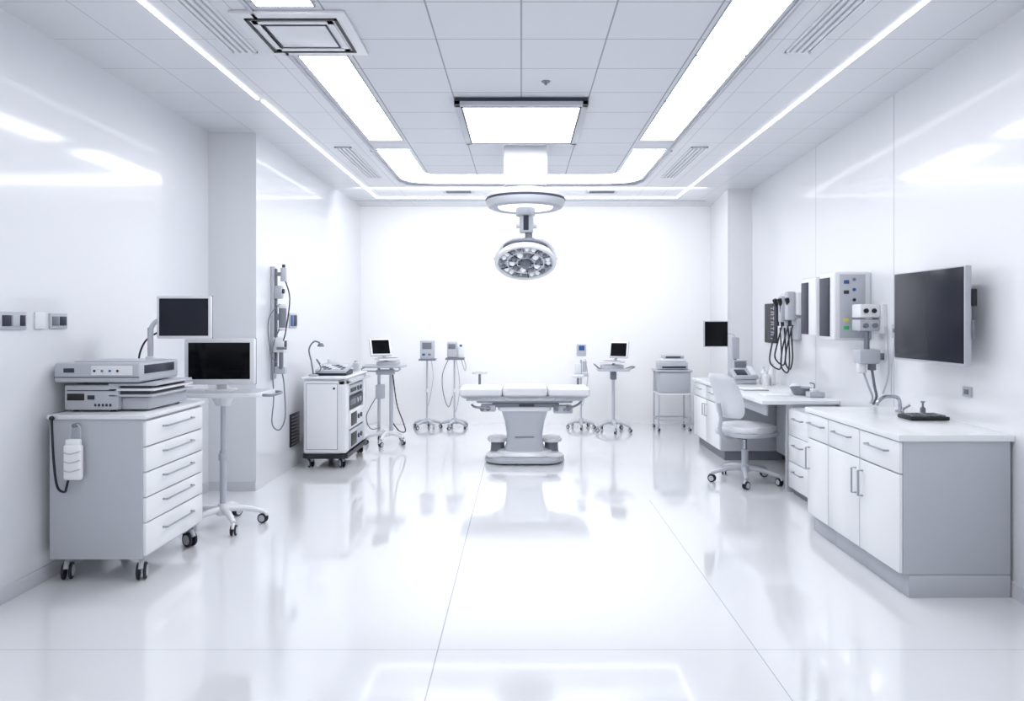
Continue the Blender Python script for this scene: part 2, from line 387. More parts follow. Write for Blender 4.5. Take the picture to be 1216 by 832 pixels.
for s_ in (-1,1):
    m=M(); m.box(tx-.6,tx+.6,ty+s_*.262-.006,ty+s_*.262+.006,.668,.695,CHR,.003)
    for x in (-.5,-.15,.2,.52): m.box(tx+x-.015,tx+x+.015,ty+min(s_*.26,s_*.18),ty+max(s_*.26,s_*.18),.668,.682,STEEL)
    m.obj('side_rail',t)
m=M()
m.loft([(tx,ty,1.28,.44,.1,.68),(tx,ty,1.33,.49,.12,.695),(tx,ty,1.33,.49,.12,.712)],LG); m.obj('table_board',t)
for a,b in ((-.68,-.232),(-.228,.238),(.242,.68)):
    m=M(); hh=.012 if a==-.228 else 0; c_=tx+(a+b)/2; w_=b-a
    m.loft([(c_,ty,w_-.02,.5,.03,.712),(c_,ty,w_,.525,.04,.728),(c_,ty,w_,.525,.04,.768+hh),(c_,ty,w_-.012,.51,.035,.783+hh),(c_,ty,w_-.04,.48,.03,.789+hh)],CREAM); m.obj('cushion',t)
m=M(); m.cyl((tx-.5,ty+.25,.68),(tx-.5,ty+.33,.74),.014,STEEL); m.cyl((tx-.5,ty+.33,.73),(tx-.5,ty+.33,.9),.014,STEEL)
m.rprism(tx-.5,ty+.33,.17,.1,.045,.9,.935,WHITE,.015); m.obj('arm_support',t)
m=M(); m.cyl((tx+.6,ty+.25,.69),(tx+.6,ty+.33,.74),.014,STEEL); m.cyl((tx+.6,ty+.33,.73),(tx+.6,ty+.33,.86),.014,STEEL)
m.rprism(tx+.6,ty+.33,.13,.1,.045,.86,.89,WHITE,.013); m.obj('arm_support',t)

# ---------------- drawer cart ----------------
t=thing('drawer_cart','pale gray rolling cart with five white drawers','drawer cart',(-2.415,4.25,0))
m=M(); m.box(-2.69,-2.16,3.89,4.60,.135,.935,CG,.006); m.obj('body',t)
m=M(); m.box(-2.70,-2.135,3.88,4.61,.935,.96,WHITE,.006); m.obj('top',t)
zs=[.15,.34,.485,.63,.775,.925]
for a,b in zip(zs,zs[1:]):
    m=M(); m.box(-2.165,-2.142,3.90,4.59,a+.004,b-.004,CAB,.004); d=m.obj('drawer',t)
    m=M(); z=(a+b)/2+.02; m.tube([(-2.143,4.08,z),(-2.115,4.085,z),(-2.115,4.42,z),(-2.143,4.425,z)],.006,SILV,res=1,n=8); m.obj('handle',d)
for x in (-2.63,-2.2):
    for y,a in ((3.96,20),(4.53,60)): caster(t,x,y,.137,.048,a)
t=thing('electronic_recorder','gray metal medical recorder unit with stacked trays on the drawer cart','medical device',(-2.42,4.2,.96))
m=M(); m.box(-2.68,-2.36,4.0,4.42,.972,1.12,LG,.012); m.box(-2.36,-2.2,4.03,4.5,.972,1.045,LG,.01)
for x in (-2.64,-2.42): 
    for y in (4.05,4.38): m.cyl((x,y,.961),(x,y,.975),.015,RUB,n=12)
m.cyl((-2.24,4.44,.961),(-2.24,4.44,.975),.015,RUB,n=12)
m.box(-2.66,-2.56,3.996,4.0,1.03,1.07,BLK,.001); m.box(-2.54,-2.50,3.996,4.0,1.035,1.06,DG); m.box(-2.66,-2.38,3.997,4.0,1.085,1.09,DG)
for i in range(5): m.box(-2.5+i*.022,-2.49+i*.022,3.996,4.0,.995,1.01,DG)
m.obj('body',t)
for i,z in enumerate((1.05,1.085,1.115)):
    m=M(); m.box(-2.42,-2.16+.01*i,4.0,4.5-.03*i,z,z+.014,WHITE if i%2 else LG,.004)
    if i<2: m.box(-2.36,-2.19,4.02,4.44,z+.014,z+.035,DG)
    else: m.box(-2.2,-2.19,4.06,4.38,z-.015,z,MG)
    m.obj('tray',t)
m=M(); m.tube([(-2.655,3.86,.945),(-2.652,3.857,.9),(-2.64,3.855,.7),(-2.62,3.855,.56),(-2.58,3.855,.53),(-2.555,3.835,.56),(-2.54,3.825,.6)],.0065,RUB); m.ball((-2.655,3.86,.945),.014,RUB)
solo(m,'power_cable','black cable looping down beside the drawer cart','cable')
t=thing('printer','flat white printer stacked on the recorder unit','printer',(-2.45,4.2,1.132))
m=M(); m.box(-2.72,-2.22,3.97,4.42,1.137,1.25,LG,.014,3); m.box(-2.715,-2.225,3.968,4.421,1.165,1.17,DG); m.obj('body',t)
m=M(); m.box(-2.5,-2.26,3.966,3.972,1.18,1.235,WHITE,.002)
for i in range(4): m.cyl((-2.48+i*.045,3.967,1.205),(-2.48+i*.045,3.962,1.205),.007,(DG,MG,BLUE,DG)[i],n=12)
m.box(-2.222,-2.216,4.02,4.36,1.185,1.235,DG,.001); m.box(-2.66,-2.6,3.966,3.972,1.195,1.22,DG); m.obj('control_strip',t)
m=M(); m.rprism(-2.46,4.2,.4,.3,.02,1.25,1.256,LG,.002); m.obj('lid',t)
m=M(); m.box(-2.575,-2.475,3.83,3.868,.6,.8,PAPER,.014,3); m.box(-2.565,-2.485,3.835,3.865,.79,.83,PAPER,.008); m.tube([(-2.55,3.855,.82),(-2.54,3.862,.9),(-2.5,3.862,.9),(-2.49,3.855,.82)],.004,LG)
m.cyl((-2.525,3.878,.905),(-2.525,3.85,.905),.012,MG)
for z in (.66,.71,.76): m.tube([(-2.575,3.828,z),(-2.53,3.823,z-.01),(-2.475,3.828,z+.004)],.003,LG,n=6)
solo(m,'hanging_pouch','small white pouch hanging on the side of the drawer cart','pouch')
t=thing('post_monitor','slate-screened white monitor on a post above the drawer cart','monitor',(-2.46,4.53,.96))
m=M(); m.rprism(-2.46,4.54,.12,.07,.02,.961,.975,LG,.004); m.cyl((-2.46,4.53,.97),(-2.46,4.53,1.45),.018,LG); m.cyl((-2.46,4.53,1.2),(-2.46,4.53,1.26),.03,WHITE,bev=.005)
m.tube([(-2.46,4.53,1.44),(-2.42,4.56,1.5),(-2.25,4.59,1.52)],.016,LG); m.box(-2.3,-2.2,4.585,4.605,1.47,1.57,LG,.005); m.obj('post',t)
monitor(t,(-2.25,4.565,1.52),.355,.285,yaw=3,bez=.018,sm=SCR2)
m=M(); m.tube([(-2.43,4.57,1.42),(-2.50,4.54,1.36),(-2.52,4.5,1.25),(-2.49,4.49,1.15),(-2.53,4.5,1.0),(-2.52,4.51,.968)],.006,RUB); m.obj('cable',t)
px,py=-2.2,4.97
t=thing('monitor_stand','white rolling stand carrying a tray and black-screened monitor','monitor stand',(px,py,0))
star(t,px+.03,py,.27,5,20,r=.036)
m=M(); m.cyl((px+.03,py,.14),(px+.03,py,.55),.024,LG); m.cyl((px+.03,py,.5),(px+.03,py,.94),.018,LG); m.cyl((px+.03,py,.48),(px+.03,py,.53),.032,LG,bev=.005); m.cyl((px+.03,py,.88),(px+.03,py,.96),.05,WHITE,r2=.09); m.obj('pole',t)
m=M(); m.rprism(px+.04,py,.66,.38,.09,.955,.985,WHITE,.01); m.rprism(px+.04,py-.01,.58,.3,.06,.985,.989,LG); m.tube([(px+.33,py-.12,.97),(px+.42,py-.1,.965),(px+.42,py+.1,.965),(px+.33,py+.12,.97)],.01,STEEL); m.obj('tray',t)
monitor(t,(px+.01,py,1.2),.5,.335,yaw=2,bez=.03,th=.045,bot=.04)
m=M(); m.rprism(px+.01,py+.02,.2,.16,.05,.986,.998,WHITE,.003); m.box(px-.03,px+.05,py+.02,py+.05,.99,1.12,WHITE,.008); m.obj('monitor_foot',t)

def plate(y0,y1,z0,z1,holes):
    t=thing('wall_socket','small white wall plate with gray sockets' if holes else 'small blank white wall plate','wall socket',(-2.75,(y0+y1)/2,z0),group='wall plates')
    m=M(); m.box(-2.75,-2.738,y0,y1,z0,z1,WHITE if not holes else LG,.003); m.obj('plate',t)
    for a,b,mm in holes:
        m=M(); m.box(-2.7385,-2.732,a,b,z0+.018,z1-.018,mm,.002); m.obj('socket',t)
plate(3.58,3.78,1.45,1.545,[(3.6,3.66,DG),(3.67,3.72,LG),(3.73,3.765,DG)])
plate(3.85,3.93,1.45,1.545,[])
plate(3.97,4.12,1.45,1.54,[(3.985,4.035,MG),(4.05,4.105,DG)])

# ---------------- wall rail device ----------------
W=-2.33
t=thing('wall_medical_rail','white wall-mounted suction rail with knobs and hanging tubes','medical rail',(W,6.5,.95))
m=M(); m.box(W,W+.03,6.46,6.54,.95,2.0,LG,.006); m.box(W+.03,W+.05,6.485,6.515,1.0,1.98,MG,.004); m.obj('rail',t)
m=M(); m.cyl((W+.03,6.5,1.93),(W+.12,6.5,1.93),.018,STEEL); m.cyl((W+.11,6.5,1.86),(W+.11,6.5,1.99),.028,LG,bev=.006); m.cyl((W+.11,6.5,1.99),(W+.11,6.5,2.02),.015,DG)
m.box(W+.03,W+.1,6.47,6.53,1.7,1.82,LG,.01); m.cyl((W+.1,6.5,1.77),(W+.115,6.5,1.77),.022,DG,n=16); m.obj('regulator',t)
m=M(); m.cyl((W+.1,6.5,1.42),(W+.1,6.5,1.62),.035,GLS); m.cyl((W+.1,6.5,1.61),(W+.1,6.5,1.65),.04,WHITE,bev=.005); m.cyl((W+.1,6.5,1.4),(W+.1,6.5,1.43),.04,WHITE,bev=.005); m.box(W+.03,W+.08,6.48,6.52,1.5,1.56,STEEL,.004)
m.obj('suction_jar',t)
m=M(); m.box(W+.03,W+.13,6.44,6.53,1.2,1.34,WHITE,.012); m.box(W+.13,W+.135,6.455,6.515,1.25,1.31,DG,.001); m.cyl((W+.07,6.435,1.24),(W+.16,6.435,1.24),.012,STEEL); m.cyl((W+.1,6.46,1.05),(W+.1,6.46,1.2),.02,MG); m.box(W+.04,W+.14,6.45,6.52,1.0,1.07,LG,.01)
m.obj('valve_block',t)
m=M(); m.tube([(W+.08,6.47,1.42),(W+.03,6.42,1.2),(W+.06,6.38,.8),(W+.03,6.42,.55),(W+.08,6.47,.48),(W+.13,6.48,.6),(W+.12,6.48,.9),(W+.1,6.48,1.02)],.006,MG); m.obj('tube',t)
m=M(); m.tube([(W+.12,6.5,1.88),(W+.18,6.46,1.7),(W+.15,6.44,1.4),(W+.12,6.45,1.3)],.006,DG); m.obj('tube',t)
m=M(); m.tube([(W+.1,6.42,1.65),(W+.02,6.36,1.5),(W+.04,6.36,1.2),(W+.08,6.42,1.1)],.005,MG); m.obj('tube',t)
t.location.y-=.12
m=M(); m.box(W,W+.012,6.84,7.06,1.42,1.57,LG,.003); m.box(W+.012,W+.02,6.86,6.95,1.44,1.55,BLUE,.002); m.box(W+.012,W+.02,6.96,7.04,1.44,1.55,DG,.002)
solo(m,'wall_outlet','small blue and gray outlet plate on white wall','wall socket',origin=(W,6.95,1.42))
m=M(); m.box(W,W+.012,6.86,7.14,.22,.55,BLK,.002)
for i in range(9): m.box(W+.01,W+.02,6.88,7.12,.24+i*.034,.25+i*.034,MG)
solo(m,'wall_vent','black louvred vent grille low on the white wall','air vent',origin=(W,7.0,.22))

# ---------------- equipment cart ----------------
x0,x1,y0,y1=-2.21,-1.77,6.9,7.8
t=thing('equipment_cart','white rolling equipment tower with rounded body and dark side modules','equipment cart',((x0+x1)/2,(y0+y1)/2,0))
m=M(); m.box(x0,x1-.05,y0,y1,.14,.9,WHITE,.035,4); m.loft([((x0+x1)/2,(y0+y1)/2,x1-x0+.02,y1-y0+.02,.05,.1),((x0+x1)/2,(y0+y1)/2,x1-x0+.02,y1-y0+.02,.05,.145)],BLK)
m.box(x0+.035,x1-.085,y0-.004,y0+.01,.19,.86,MG,.004); m.box(x0+.04,x1-.09,y0-.007,y0,.195,.855,WHITE,.003)
m.cyl((x1-.12,y0-.014,.81),(x1-.12,y0,.81),.012,DG,n=16)
m.box(x1-.09,x1,y0,y0+.14,.15,.9,WHITE,.02,3); m.box(x1-.09,x1,y1-.12,y1,.15,.9,WHITE,.02,3); m.box(x1-.09,x1,y0,y1,.83,.9,WHITE,.02,3)
m.box(x1-.05,x1-.025,y0+.1,y1-.08,.15,.85,BLK)
m.obj('body',t)
for i,(a,b,mm,f) in enumerate(((.16,.35,LG,.03),(.37,.56,WHITE,.03),(.58,.7,DG,.01),(.72,.82,LG,.02))):
    m=M(); m.box(x1-.065,x1-.012+f*.5,y0+.15,y1-.13,a,b,mm,.012,3)
    X=x1-.012+f*.5
    m.box(X-.001,X+.005,y0+.19,y0+.42,a+.03,b-.03,BLK if mm is not DG else MG,.001)
    for k in range(2): m.cyl((X,y0+.5+k*.12,(a+b)/2),(X+.012,y0+.5+k*.12,(a+b)/2),.025,DG if mm is not DG else LG,n=18)
    m.obj('module',t)
m=M(); m.box(x0-.01,x1+.01,y0-.01,y1+.01,.9,.925,WHITE,.01,3); m.obj('top',t)
m=M(); m.tube([(x1,y0+.1,.87),(x1+.05,y0+.1,.87),(x1+.05,y1-.1,.87),(x1,y1-.1,.87)],.01,LG); m.obj('handle',t)
for x in (x0+.06,x1-.06):
    for y in (y0+.07,y1-.07): caster(t,x,y,.11,.045,40)
t=thing('medical_console','sloped white medical console with buttons on the equipment cart','medical device',(-2.0,7.15,.927))
m=M(); m.mx=rotm((-1.97,7.2,.99),rx=10); m.box(-.16,.16,-.16,.16,-.012,.02,LG,.008); p=m.obj('body',t)
m=M(); m.mx=rotm((-1.97,7.2,.99),rx=10)
for i in range(6):
    for j in range(4): m.box(-.13+i*.045,-.095+i*.045,-.12+j*.05,-.08+j*.05,.019,.026,(WHITE,MG,DG,WHITE)[(i+j)%4],.002)
m.obj('button',t)['kind']='stuff'
m=M(); m.box(-2.13,-1.81,7.06,7.34,.927,.975,DG,.005); m.obj('foot',t)
m=M(); m.lathe([(0,0),(.05,0),(.055,.01),(.09,.05),(.085,.05),(.05,.012),(0,.01)],(-1.93,7.5,.927),WHITE,28); m.ball((-1.93,7.5,.985),.06,LG,(1,1,.7))
solo(m,'bowl','small white bowl with rounded lid on the cart top','bowl')
m=M(); m.box(-2.16,-2.04,7.38,7.62,.927,1.03,LG,.01); m.box(-2.15,-2.05,7.378,7.381,.955,1.01,DG); m.cyl((-2.1,7.5,1.03),(-2.1,7.5,1.07),.03,WHITE,bev=.005)
solo(m,'supply_box','small gray supply box with round lid on the cart','box')
m=M(); m.lathe([(0,0),(.035,0),(.035,.09),(.02,.1),(.02,.12),(0,.12)],(-1.86,7.68,.927),LG,20)
solo(m,'small_canister','small gray canister on the equipment cart','canister')
m=M(); m.lathe([(0,0),(.05,0),(.05,.015),(.015,.02),(0,.02)],(-2.13,7.0,.927),LG,24)
m.tube([(-2.13,7.0,.94),(-2.15,6.99,1.08),(-2.17,6.98,1.2),(-2.12,6.98,1.28),(-2.06,6.98,1.27)],.008,MG); m.lathe([(0,.03),(.02,.03),(.035,0),(.03,-.005),(0,0)],(-2.05,6.98,1.235),MG,20)
m.tube([(-2.13,7.0,.94),(-2.06,7.02,1.0),(-2.1,7.0,1.1),(-2.06,7.0,1.05)],.006,MG)
solo(m,'gooseneck_lamp','slim metal gooseneck lamp standing on the equipment cart','lamp')

# ---------------- monitor trolley ----------------
qx,qy=-1.66,8.3
t=thing('monitor_trolley','white twin-pole trolley with tray and small tilted black screen','monitor trolley',(qx,qy,0))
star(t,qx+.02,qy,.24,5,50,r=.03)
m=M(); m.cyl((qx-.07,qy,.13),(qx-.07,qy,.93),.018,LG); m.cyl((qx+.08,qy,.13),(qx+.08,qy,.93),.024,LG); m.box(qx-.1,qx+.12,qy-.03,qy+.03,.12,.16,WHITE,.01); m.box(qx-.1,qx+.12,qy-.05,qy+.05,.84,.9,LG,.01)
m.box(qx-.1,qx+.0,qy-.07,qy+.03,.55,.72,LG,.01); m.obj('pole',t)
m=M(); m.rprism(qx,qy,.5,.36,.07,.93,.955,LG,.008); m.rprism(qx+.05,qy-.03,.26,.2,.03,.955,1.0,LG,.008); m.tube([(qx-.2,qy-.18,.94),(qx-.22,qy-.22,.9),(qx+.2,qy-.22,.9),(qx+.2,qy-.18,.94)],.008,STEEL,res=2); m.obj('tray',t)
monitor(t,(qx-.06,qy+.04,1.17),.26,.22,yaw=28,tilt=-22,bez=.022,th=.025)
m=M(); m.mx=rotm((qx+.03,qy-.02,1.03),rz=28); m.box(-.13,.13,-.12,.1,-.012,.012,WHITE,.006); m.box(-.11,.11,-.1,.04,.012,.016,MG,.001); m.mx=None
m.tube([(qx-.03,qy+.06,1.07),(qx-.01,qy+.05,1.04),(qx+.02,qy+.02,.99)],.018,WHITE); m.obj('keyboard_base',t)
m=M(); m.tube([(qx+.1,qy-.03,.88),(qx+.16,qy-.08,.5),(qx+.24,qy-.1,.28),(qx+.26,qy-.05,.16),(qx+.18,qy,.15),(qx+.1,qy,.25)],.007,RUB); m.obj('cable',t)
m=M(); m.tube([(qx-.1,qy-.05,.56),(qx-.2,qy-.1,.35),(qx-.15,qy-.1,.2),(qx-.05,qy-.05,.2)],.006,MG); m.obj('cable',t)

# ---------------- pump stands ----------------
def pump(x,y,kind,lab):
    t=thing('pump_stand',lab,'infusion stand',(x,y,0),group='rolling pump stands')
    star(t,x,y,.19,5,18+kind*17,m_leg=LG,r=.024,zh=.11,zl=.065)
    m=M(); m.cyl((x,y,.1),(x,y,.95),.013,LG); m.cyl((x,y,.5),(x,y,.55),.02,WHITE); m.obj('pole',t)
    m=M()
    if kind==0:
        m.box(x-.09,x+.1,y-.06,y+.06,.96,1.22,LG,.015,3); m.box(x-.11,x+.12,y-.07,y+.08,.94,.965,MG,.005); m.obj('pump',t)
        m=M(); m.box(x-.06,x+.07,y-.064,y-.058,1.1,1.19,MG,.002); m.box(x-.06,x-.02,y-.064,y-.058,1.01,1.04,BLUE,.001); m.box(x+.02,x+.06,y-.064,y-.058,1.01,1.04,MG,.001); m.obj('display',t)
    elif kind==1:
        m.box(x-.1,x+.04,y-.05,y+.05,.98,1.2,LG,.02,3); m.cyl((x+.09,y,.98),(x+.09,y,1.13),.045,WHITE,bev=.008); m.box(x-.12,x+.14,y-.06,y+.06,.95,.98,MG,.006); m.obj('pump',t)
        m=M(); m.box(x-.08,x+.02,y-.054,y-.048,1.1,1.17,MG,.002); m.obj('display',t)
        m=M(); m.cyl((x+.09,y,1.13),(x+.09,y,1.16),.02,BLUE,n=16); m.obj('knob',t)
    else:
        m.box(x-.06,x+.07,y-.05,y+.05,1.0,1.17,LG,.015,3); m.box(x-.09,x+.1,y-.06,y+.06,.72,.76,LG,.008); m.cyl((x+.05,y,.78),(x+.05,y,.93),.03,LG); m.box(x-.08,x-.0,y-.05,y+.03,.76,.9,WHITE,.01); m.obj('pump',t)
        m=M(); m.box(x-.035,x+.045,y-.054,y-.048,1.08,1.15,BLUE,.002); m.obj('display',t)
    if kind==1:
        m=M(); m.tube([(x-.08,y-.03,.96),(x-.16,y-.05,.75),(x-.15,y-.05,.5),(x-.08,y-.05,.3),(x-.02,y-.04,.45)],.006,MG); m.obj('tube',t)
        m=M(); m.tube([(x+.1,y-.02,.95),(x+.15,y-.04,.8),(x+.16,y-.03,.88),(x+.12,y,.98)],.007,LG); m.obj('tube',t)
        m=M(); m.tube([(x+.03,y-.03,.95),(x+.08,y-.05,.6),(x+.04,y-.04,.3),(x,y-.03,.2)],.005,LG); m.obj('tube',t)
    else:
        m=M(); m.tube([(x+.06,y-.03,.96),(x+.09,y-.05,.7),(x+.04,y-.04,.4),(x+.01,y-.02,.3)],.005,LG); m.obj('tube',t)
pump(-1.31,9.5,0,'white infusion pump on a slim rolling stand')
pump(-.93,9.5,1,'white pump on a rolling stand with looping tubes')
pump(.83,9.5,2,'white pump on a rolling stand with small blue display')
sx,sy=1.24,9.2
t=thing('monitor_stand','white rolling stand with tray and small tilted black screen','monitor stand',(sx,sy,0))
star(t,sx,sy,.23,5,54,m_leg=LG,r=.026,zl=.07)
m=M(); m.cyl((sx,sy,.13),(sx,sy,.82),.022,LG); m.box(sx-.04,sx+.04,sy-.04,sy+.04,.7,.82,MG,.01); m.obj('pole',t)
m=M(); m.rprism(sx,sy,.42,.32,.06,.82,.845,LG,.008); m.rprism(sx-.02,sy,.3,.24,.03,.845,.9,LG,.01); m.tube([(sx+.18,sy-.1,.84),(sx+.27,sy-.08,.87),(sx+.27,sy+.08,.87),(sx+.18,sy+.1,.84)],.009,STEEL); m.tube([(sx-.18,sy-.1,.84),(sx-.25,sy-.08,.9),(sx-.25,sy+.08,.9),(sx-.18,sy+.1,.84)],.009,STEEL); m.obj('tray',t)
monitor(t,(sx+.08,sy+.03,1.1),.26,.22,yaw=-28,tilt=-12,bez=.02,th=.025)
m=M(); m.mx=rotm((sx-.01,sy-.02,.94),rz=-28); m.box(-.14,.14,-.12,.1,-.012,.012,WHITE,.006); m.box(-.11,.11,-.1,.04,.012,.016,MG,.001); m.mx=None
m.tube([(sx+.05,sy+.05,1.0),(sx+.03,sy+.05,.95),(sx,sy+.02,.9)],.018,LG); m.obj('keyboard_base',t)
ex,ey=2.07,9.4
t=thing('side_trolley','white metal side trolley with gray drawer box and open frame','side trolley',(ex,ey,0))
m=M()
for a in (-.21,.21):
    for b in (-.17,.17): m.box(ex+a-.01,ex+a+.01,ey+b-.01,ey+b+.01,.07,.8,LG,.003)
for b in (-.17,.17): m.box(ex-.21,ex+.21,ey+b-.008,ey+b+.008,.14,.16,LG)
for a in (-.21,.21): m.box(ex+a-.008,ex+a+.008,ey-.17,ey+.17,.14,.16,LG)
m.obj('frame',t)
m=M(); m.box(ex-.24,ex+.24,ey-.2,ey+.2,.8,.825,LG,.006); m.obj('top',t)
m=M(); m.box(ex-.2,ex+.2,ey-.185,ey+.16,.52,.795,LG,.006); m.box(ex-.19,ex+.19,ey-.188,ey-.184,.53,.785,CG,.001); m.box(ex-.22,ex+.22,ey-.19,ey+.18,.49,.515,WHITE,.004); m.obj('drawer',t)
for a in (-.21,.21):
    for b in (-.17,.17): caster(t,ex+a,ey+b,.075,.024,20)
t=thing('printer','small white printer with paper slot on the side trolley','printer',(ex,ey,.826))
m=M(); m.box(ex-.19,ex+.19,ey-.15,ey+.15,.833,.93,LG,.012); m.box(ex-.16,ex+.16,ey-.154,ey-.148,.85,.875,DG); 
for a in (-.15,.15):m.cyl((ex+a,ey,.826),(ex+a,ey,.835),.015,RUB,n=12)
m.obj('body',t)
m=M(); m.box(ex-.15,ex+.17,ey-.12,ey+.14,.93,.975,WHITE,.01); m.box(ex-.12,ex+.15,ey-.1,ey+.12,.975,1.02,LG,.01); m.box(ex-.1,ex+.1,ey-.104,ey-.1,.985,1.005,DG); m.obj('scanner_lid',t)

# ---------------- base cabinets with worktop ----------------
def vhandle(par,x,y,z0,z1):
    m=M(); m.tube([(x,y,z0+.01),(x-.028,y,z0+.01),(x-.028,y,z1-.01),(x,y,z1-.01)],.006,SILV,res=1,n=8); m.obj('handle',par)
def hhandle(par,x,y0,y1,z):
    m=M(); m.tube([(x,y0,z),(x-.028,y0,z),(x-.028,y1,z),(x,y1,z)],.006,SILV,res=1,n=8); m.obj('handle',par)
FX=2.045
for (a,b,hy) in ((3.69,4.13,4.09),(4.13,4.55,4.17),(4.55,4.88,4.84)):
    t=thing('base_cabinet','white base cabinet unit with drawer above door under worktop','base cabinet',(2.35,(a+b)/2,0),group='base cabinets under the near worktop')
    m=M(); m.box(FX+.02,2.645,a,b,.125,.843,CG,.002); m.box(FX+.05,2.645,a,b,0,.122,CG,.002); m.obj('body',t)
    m=M(); m.box(FX,FX+.019,a+.004,b-.004,.67,.838,CAB,.003); d=m.obj('drawer',t); hhandle(d,FX,(a+b)/2-.11,(a+b)/2+.11,.775)
    m=M(); m.box(FX,FX+.019,a+.004,b-.004,.13,.662,CAB,.003); d=m.obj('door',t); vhandle(d,FX,hy,.44,.61)
m=M(); m.prism([(FX-.008,3.68),(WX(3.68)-.002,3.68),(WX(4.9)-.002,4.9),(FX-.008,4.9)],.844,.88,CAB,.005)
solo(m,'worktop','glossy white worktop over base cabinets','worktop')
m=M(); m.cyl((2.55,4.6,.881),(2.55,4.6,.895),.028,CHR,bev=.003); m.tube([(2.55,4.6,.89),(2.55,4.6,.95),(2.52,4.59,.985),(2.44,4.58,.985),(2.39,4.57,.955),(2.38,4.57,.93)],.012,CHR); m.tube([(2.57,4.6,.9),(2.61,4.58,.93)],.007,CHR,res=1)
solo(m,'faucet','curved chrome faucet on the white worktop','faucet')
t=thing('control_keypad','black keypad unit lying on the white worktop','keypad',(2.52,4.3,.88))
m=M(); m.box(2.4,2.64,4.2,4.36,.881,.905,BLK,.006); m.obj('body',t)
m=M()
for i in range(7):
    for j in range(4): m.box(2.415+i*.031,2.438+i*.031,4.218+j*.033,4.243+j*.033,.904,.913,MG if (i*j)%3==0 else DG,.002)
m.obj('key',t)['kind']='stuff'
m=M(); m.lathe([(0,0),(.016,0),(.017,.05),(.006,.06),(.006,.085),(.012,.087),(.012,.095),(0,.095)],(2.6,4.42,.881),STEEL,20); m.cyl((2.6,4.42,.972),(2.58,4.4,.972),.004,STEEL,n=8)
solo(m,'soap_dispenser','small steel soap bottle by the keypad','bottle')
m=M(); m.box(WX(4.1)-.012,WX(4.1)+.004,4.06,4.14,1.04,1.1,LG,.003); m.box(WX(4.1)-.016,WX(4.1)-.01,4.08,4.12,1.055,1.085,MG,.002)
solo(m,'wall_socket','small gray socket plate above the worktop','wall socket')

# ---------------- television ----------------
t=thing('wall_television','large dark flat television on wall bracket, silver frame','television',(2.6,4.27,1.53))
m=M(); m.box(2.535,2.575,3.9,4.64,1.235,1.815,LG,.006); b=m.obj('housing',t)
m=M(); m.box(2.531,2.537,3.91,4.63,1.25,1.807,SCR2,.001); m.obj('screen',t)
m=M(); m.box(2.575,2.6,4.05,4.5,1.4,1.7,DG,.005); m.box(2.6,WX(4.2)+.01,4.15,4.35,1.45,1.62,MG,.004); m.box(2.57,2.6,3.89,3.94,1.58,1.68,BLK,.005); m.cyl((2.58,3.895,1.4),(2.58,3.895,1.5),.008,MG,n=10); m.obj('bracket',t)

# ---------------- wall equipment box ----------------
t=thing('wall_equipment_box','large white wall-mounted equipment box with dark vertical windows','equipment box',(2.6,5.65,1.34))
m=M(); m.box(2.46,WX(5.36)+.003,5.36,5.64,1.34,1.88,WHITE,.015,3); m.box(2.44,WX(5.7),5.66,5.95,1.37,1.86,WHITE,.015,3); m.box(2.5,2.7,5.62,5.68,1.38,1.85,LG); m.box(2.5,2.7,5.355,5.36,1.36,1.86,CG,.002); m.obj('body',t)
m=M(); m.box(2.45,2.462,5.44,5.61,1.37,1.84,DG,.004); m.obj('window',t); m=M(); m.box(2.43,2.442,5.8,5.93,1.38,1.82,DG,.004); m.obj('window',t)
for z,mm in ((1.8,BLUE),(1.72,DG),(1.5,YEL),(1.44,GRN)):
    m=M(); m.box(2.53,2.57,5.35,5.356,z-.014,z+.014,mm,.001); m.obj('indicator',t)
for z,mm in ((1.82,MG),(1.74,BLUE),(1.66,DG),(1.58,MG)):
    m=M(); m.cyl((2.61,5.356,z),(2.61,5.345,z),.012,mm,n=14); m.obj('knob',t)
for z in (1.6,1.42):
    m=M(); m.cyl((2.66,5.356,z),(2.66,5.34,z),.018,LG,n=16); m.obj('knob',t)
w=WX(5.2)
t=thing('wall_flow_regulator','white wall-mounted flow regulator with dials and hoses','regulator',(w,5.2,1.1))
m=M(); m.box(w-.05,w+.005,5.1,5.24,1.4,1.62,WHITE,.008); m.box(w-.2,w-.05,5.11,5.25,1.52,1.62,WHITE,.01); m.box(w-.2,w-.05,5.12,5.25,1.42,1.505,LG,.01); m.obj('body',t)
for x,z in ((-.16,1.57),(-.1,1.57),(-.16,1.46),(-.09,1.46)):
    m=M(); m.cyl((w+x,5.12,z),(w+x,5.1,z),.018,(BLK if z>1.5 else MG),n=16); m.obj('dial',t)
m=M(); m.cyl((w-.12,5.18,1.2),(w-.12,5.18,1.42),.02,STEEL); m.box(w-.2,w-.04,5.12,5.24,1.17,1.28,LG,.015); m.cyl((w-.16,5.18,1.1),(w-.16,5.18,1.18),.035,WHITE,bev=.006); m.cyl((w-.08,5.18,1.12),(w-.08,5.18,1.18),.03,MG,bev=.005); m.box(w-.06,w+.005,5.15,5.21,1.2,1.25,STEEL,.004); m.obj('valve_block',t)
for pts,r_,mm in (([(w-.08,5.18,1.13),(w-.07,5.16,1.0),(w-.05,5.17,.92),(w-.06,5.2,.86)],.01,MG),([(w-.15,5.18,1.12),(w-.12,5.15,1.0),(w-.09,5.15,.92),(w-.08,5.2,.87)],.008,LG),([(w-.02,5.1,1.45),(w-.03,5.05,1.3),(w-.02,5.06,1.1),(w-.04,5.1,.95)],.006,LG)):
    m=M(); m.tube(pts,r_,mm); m.obj('tube',t)
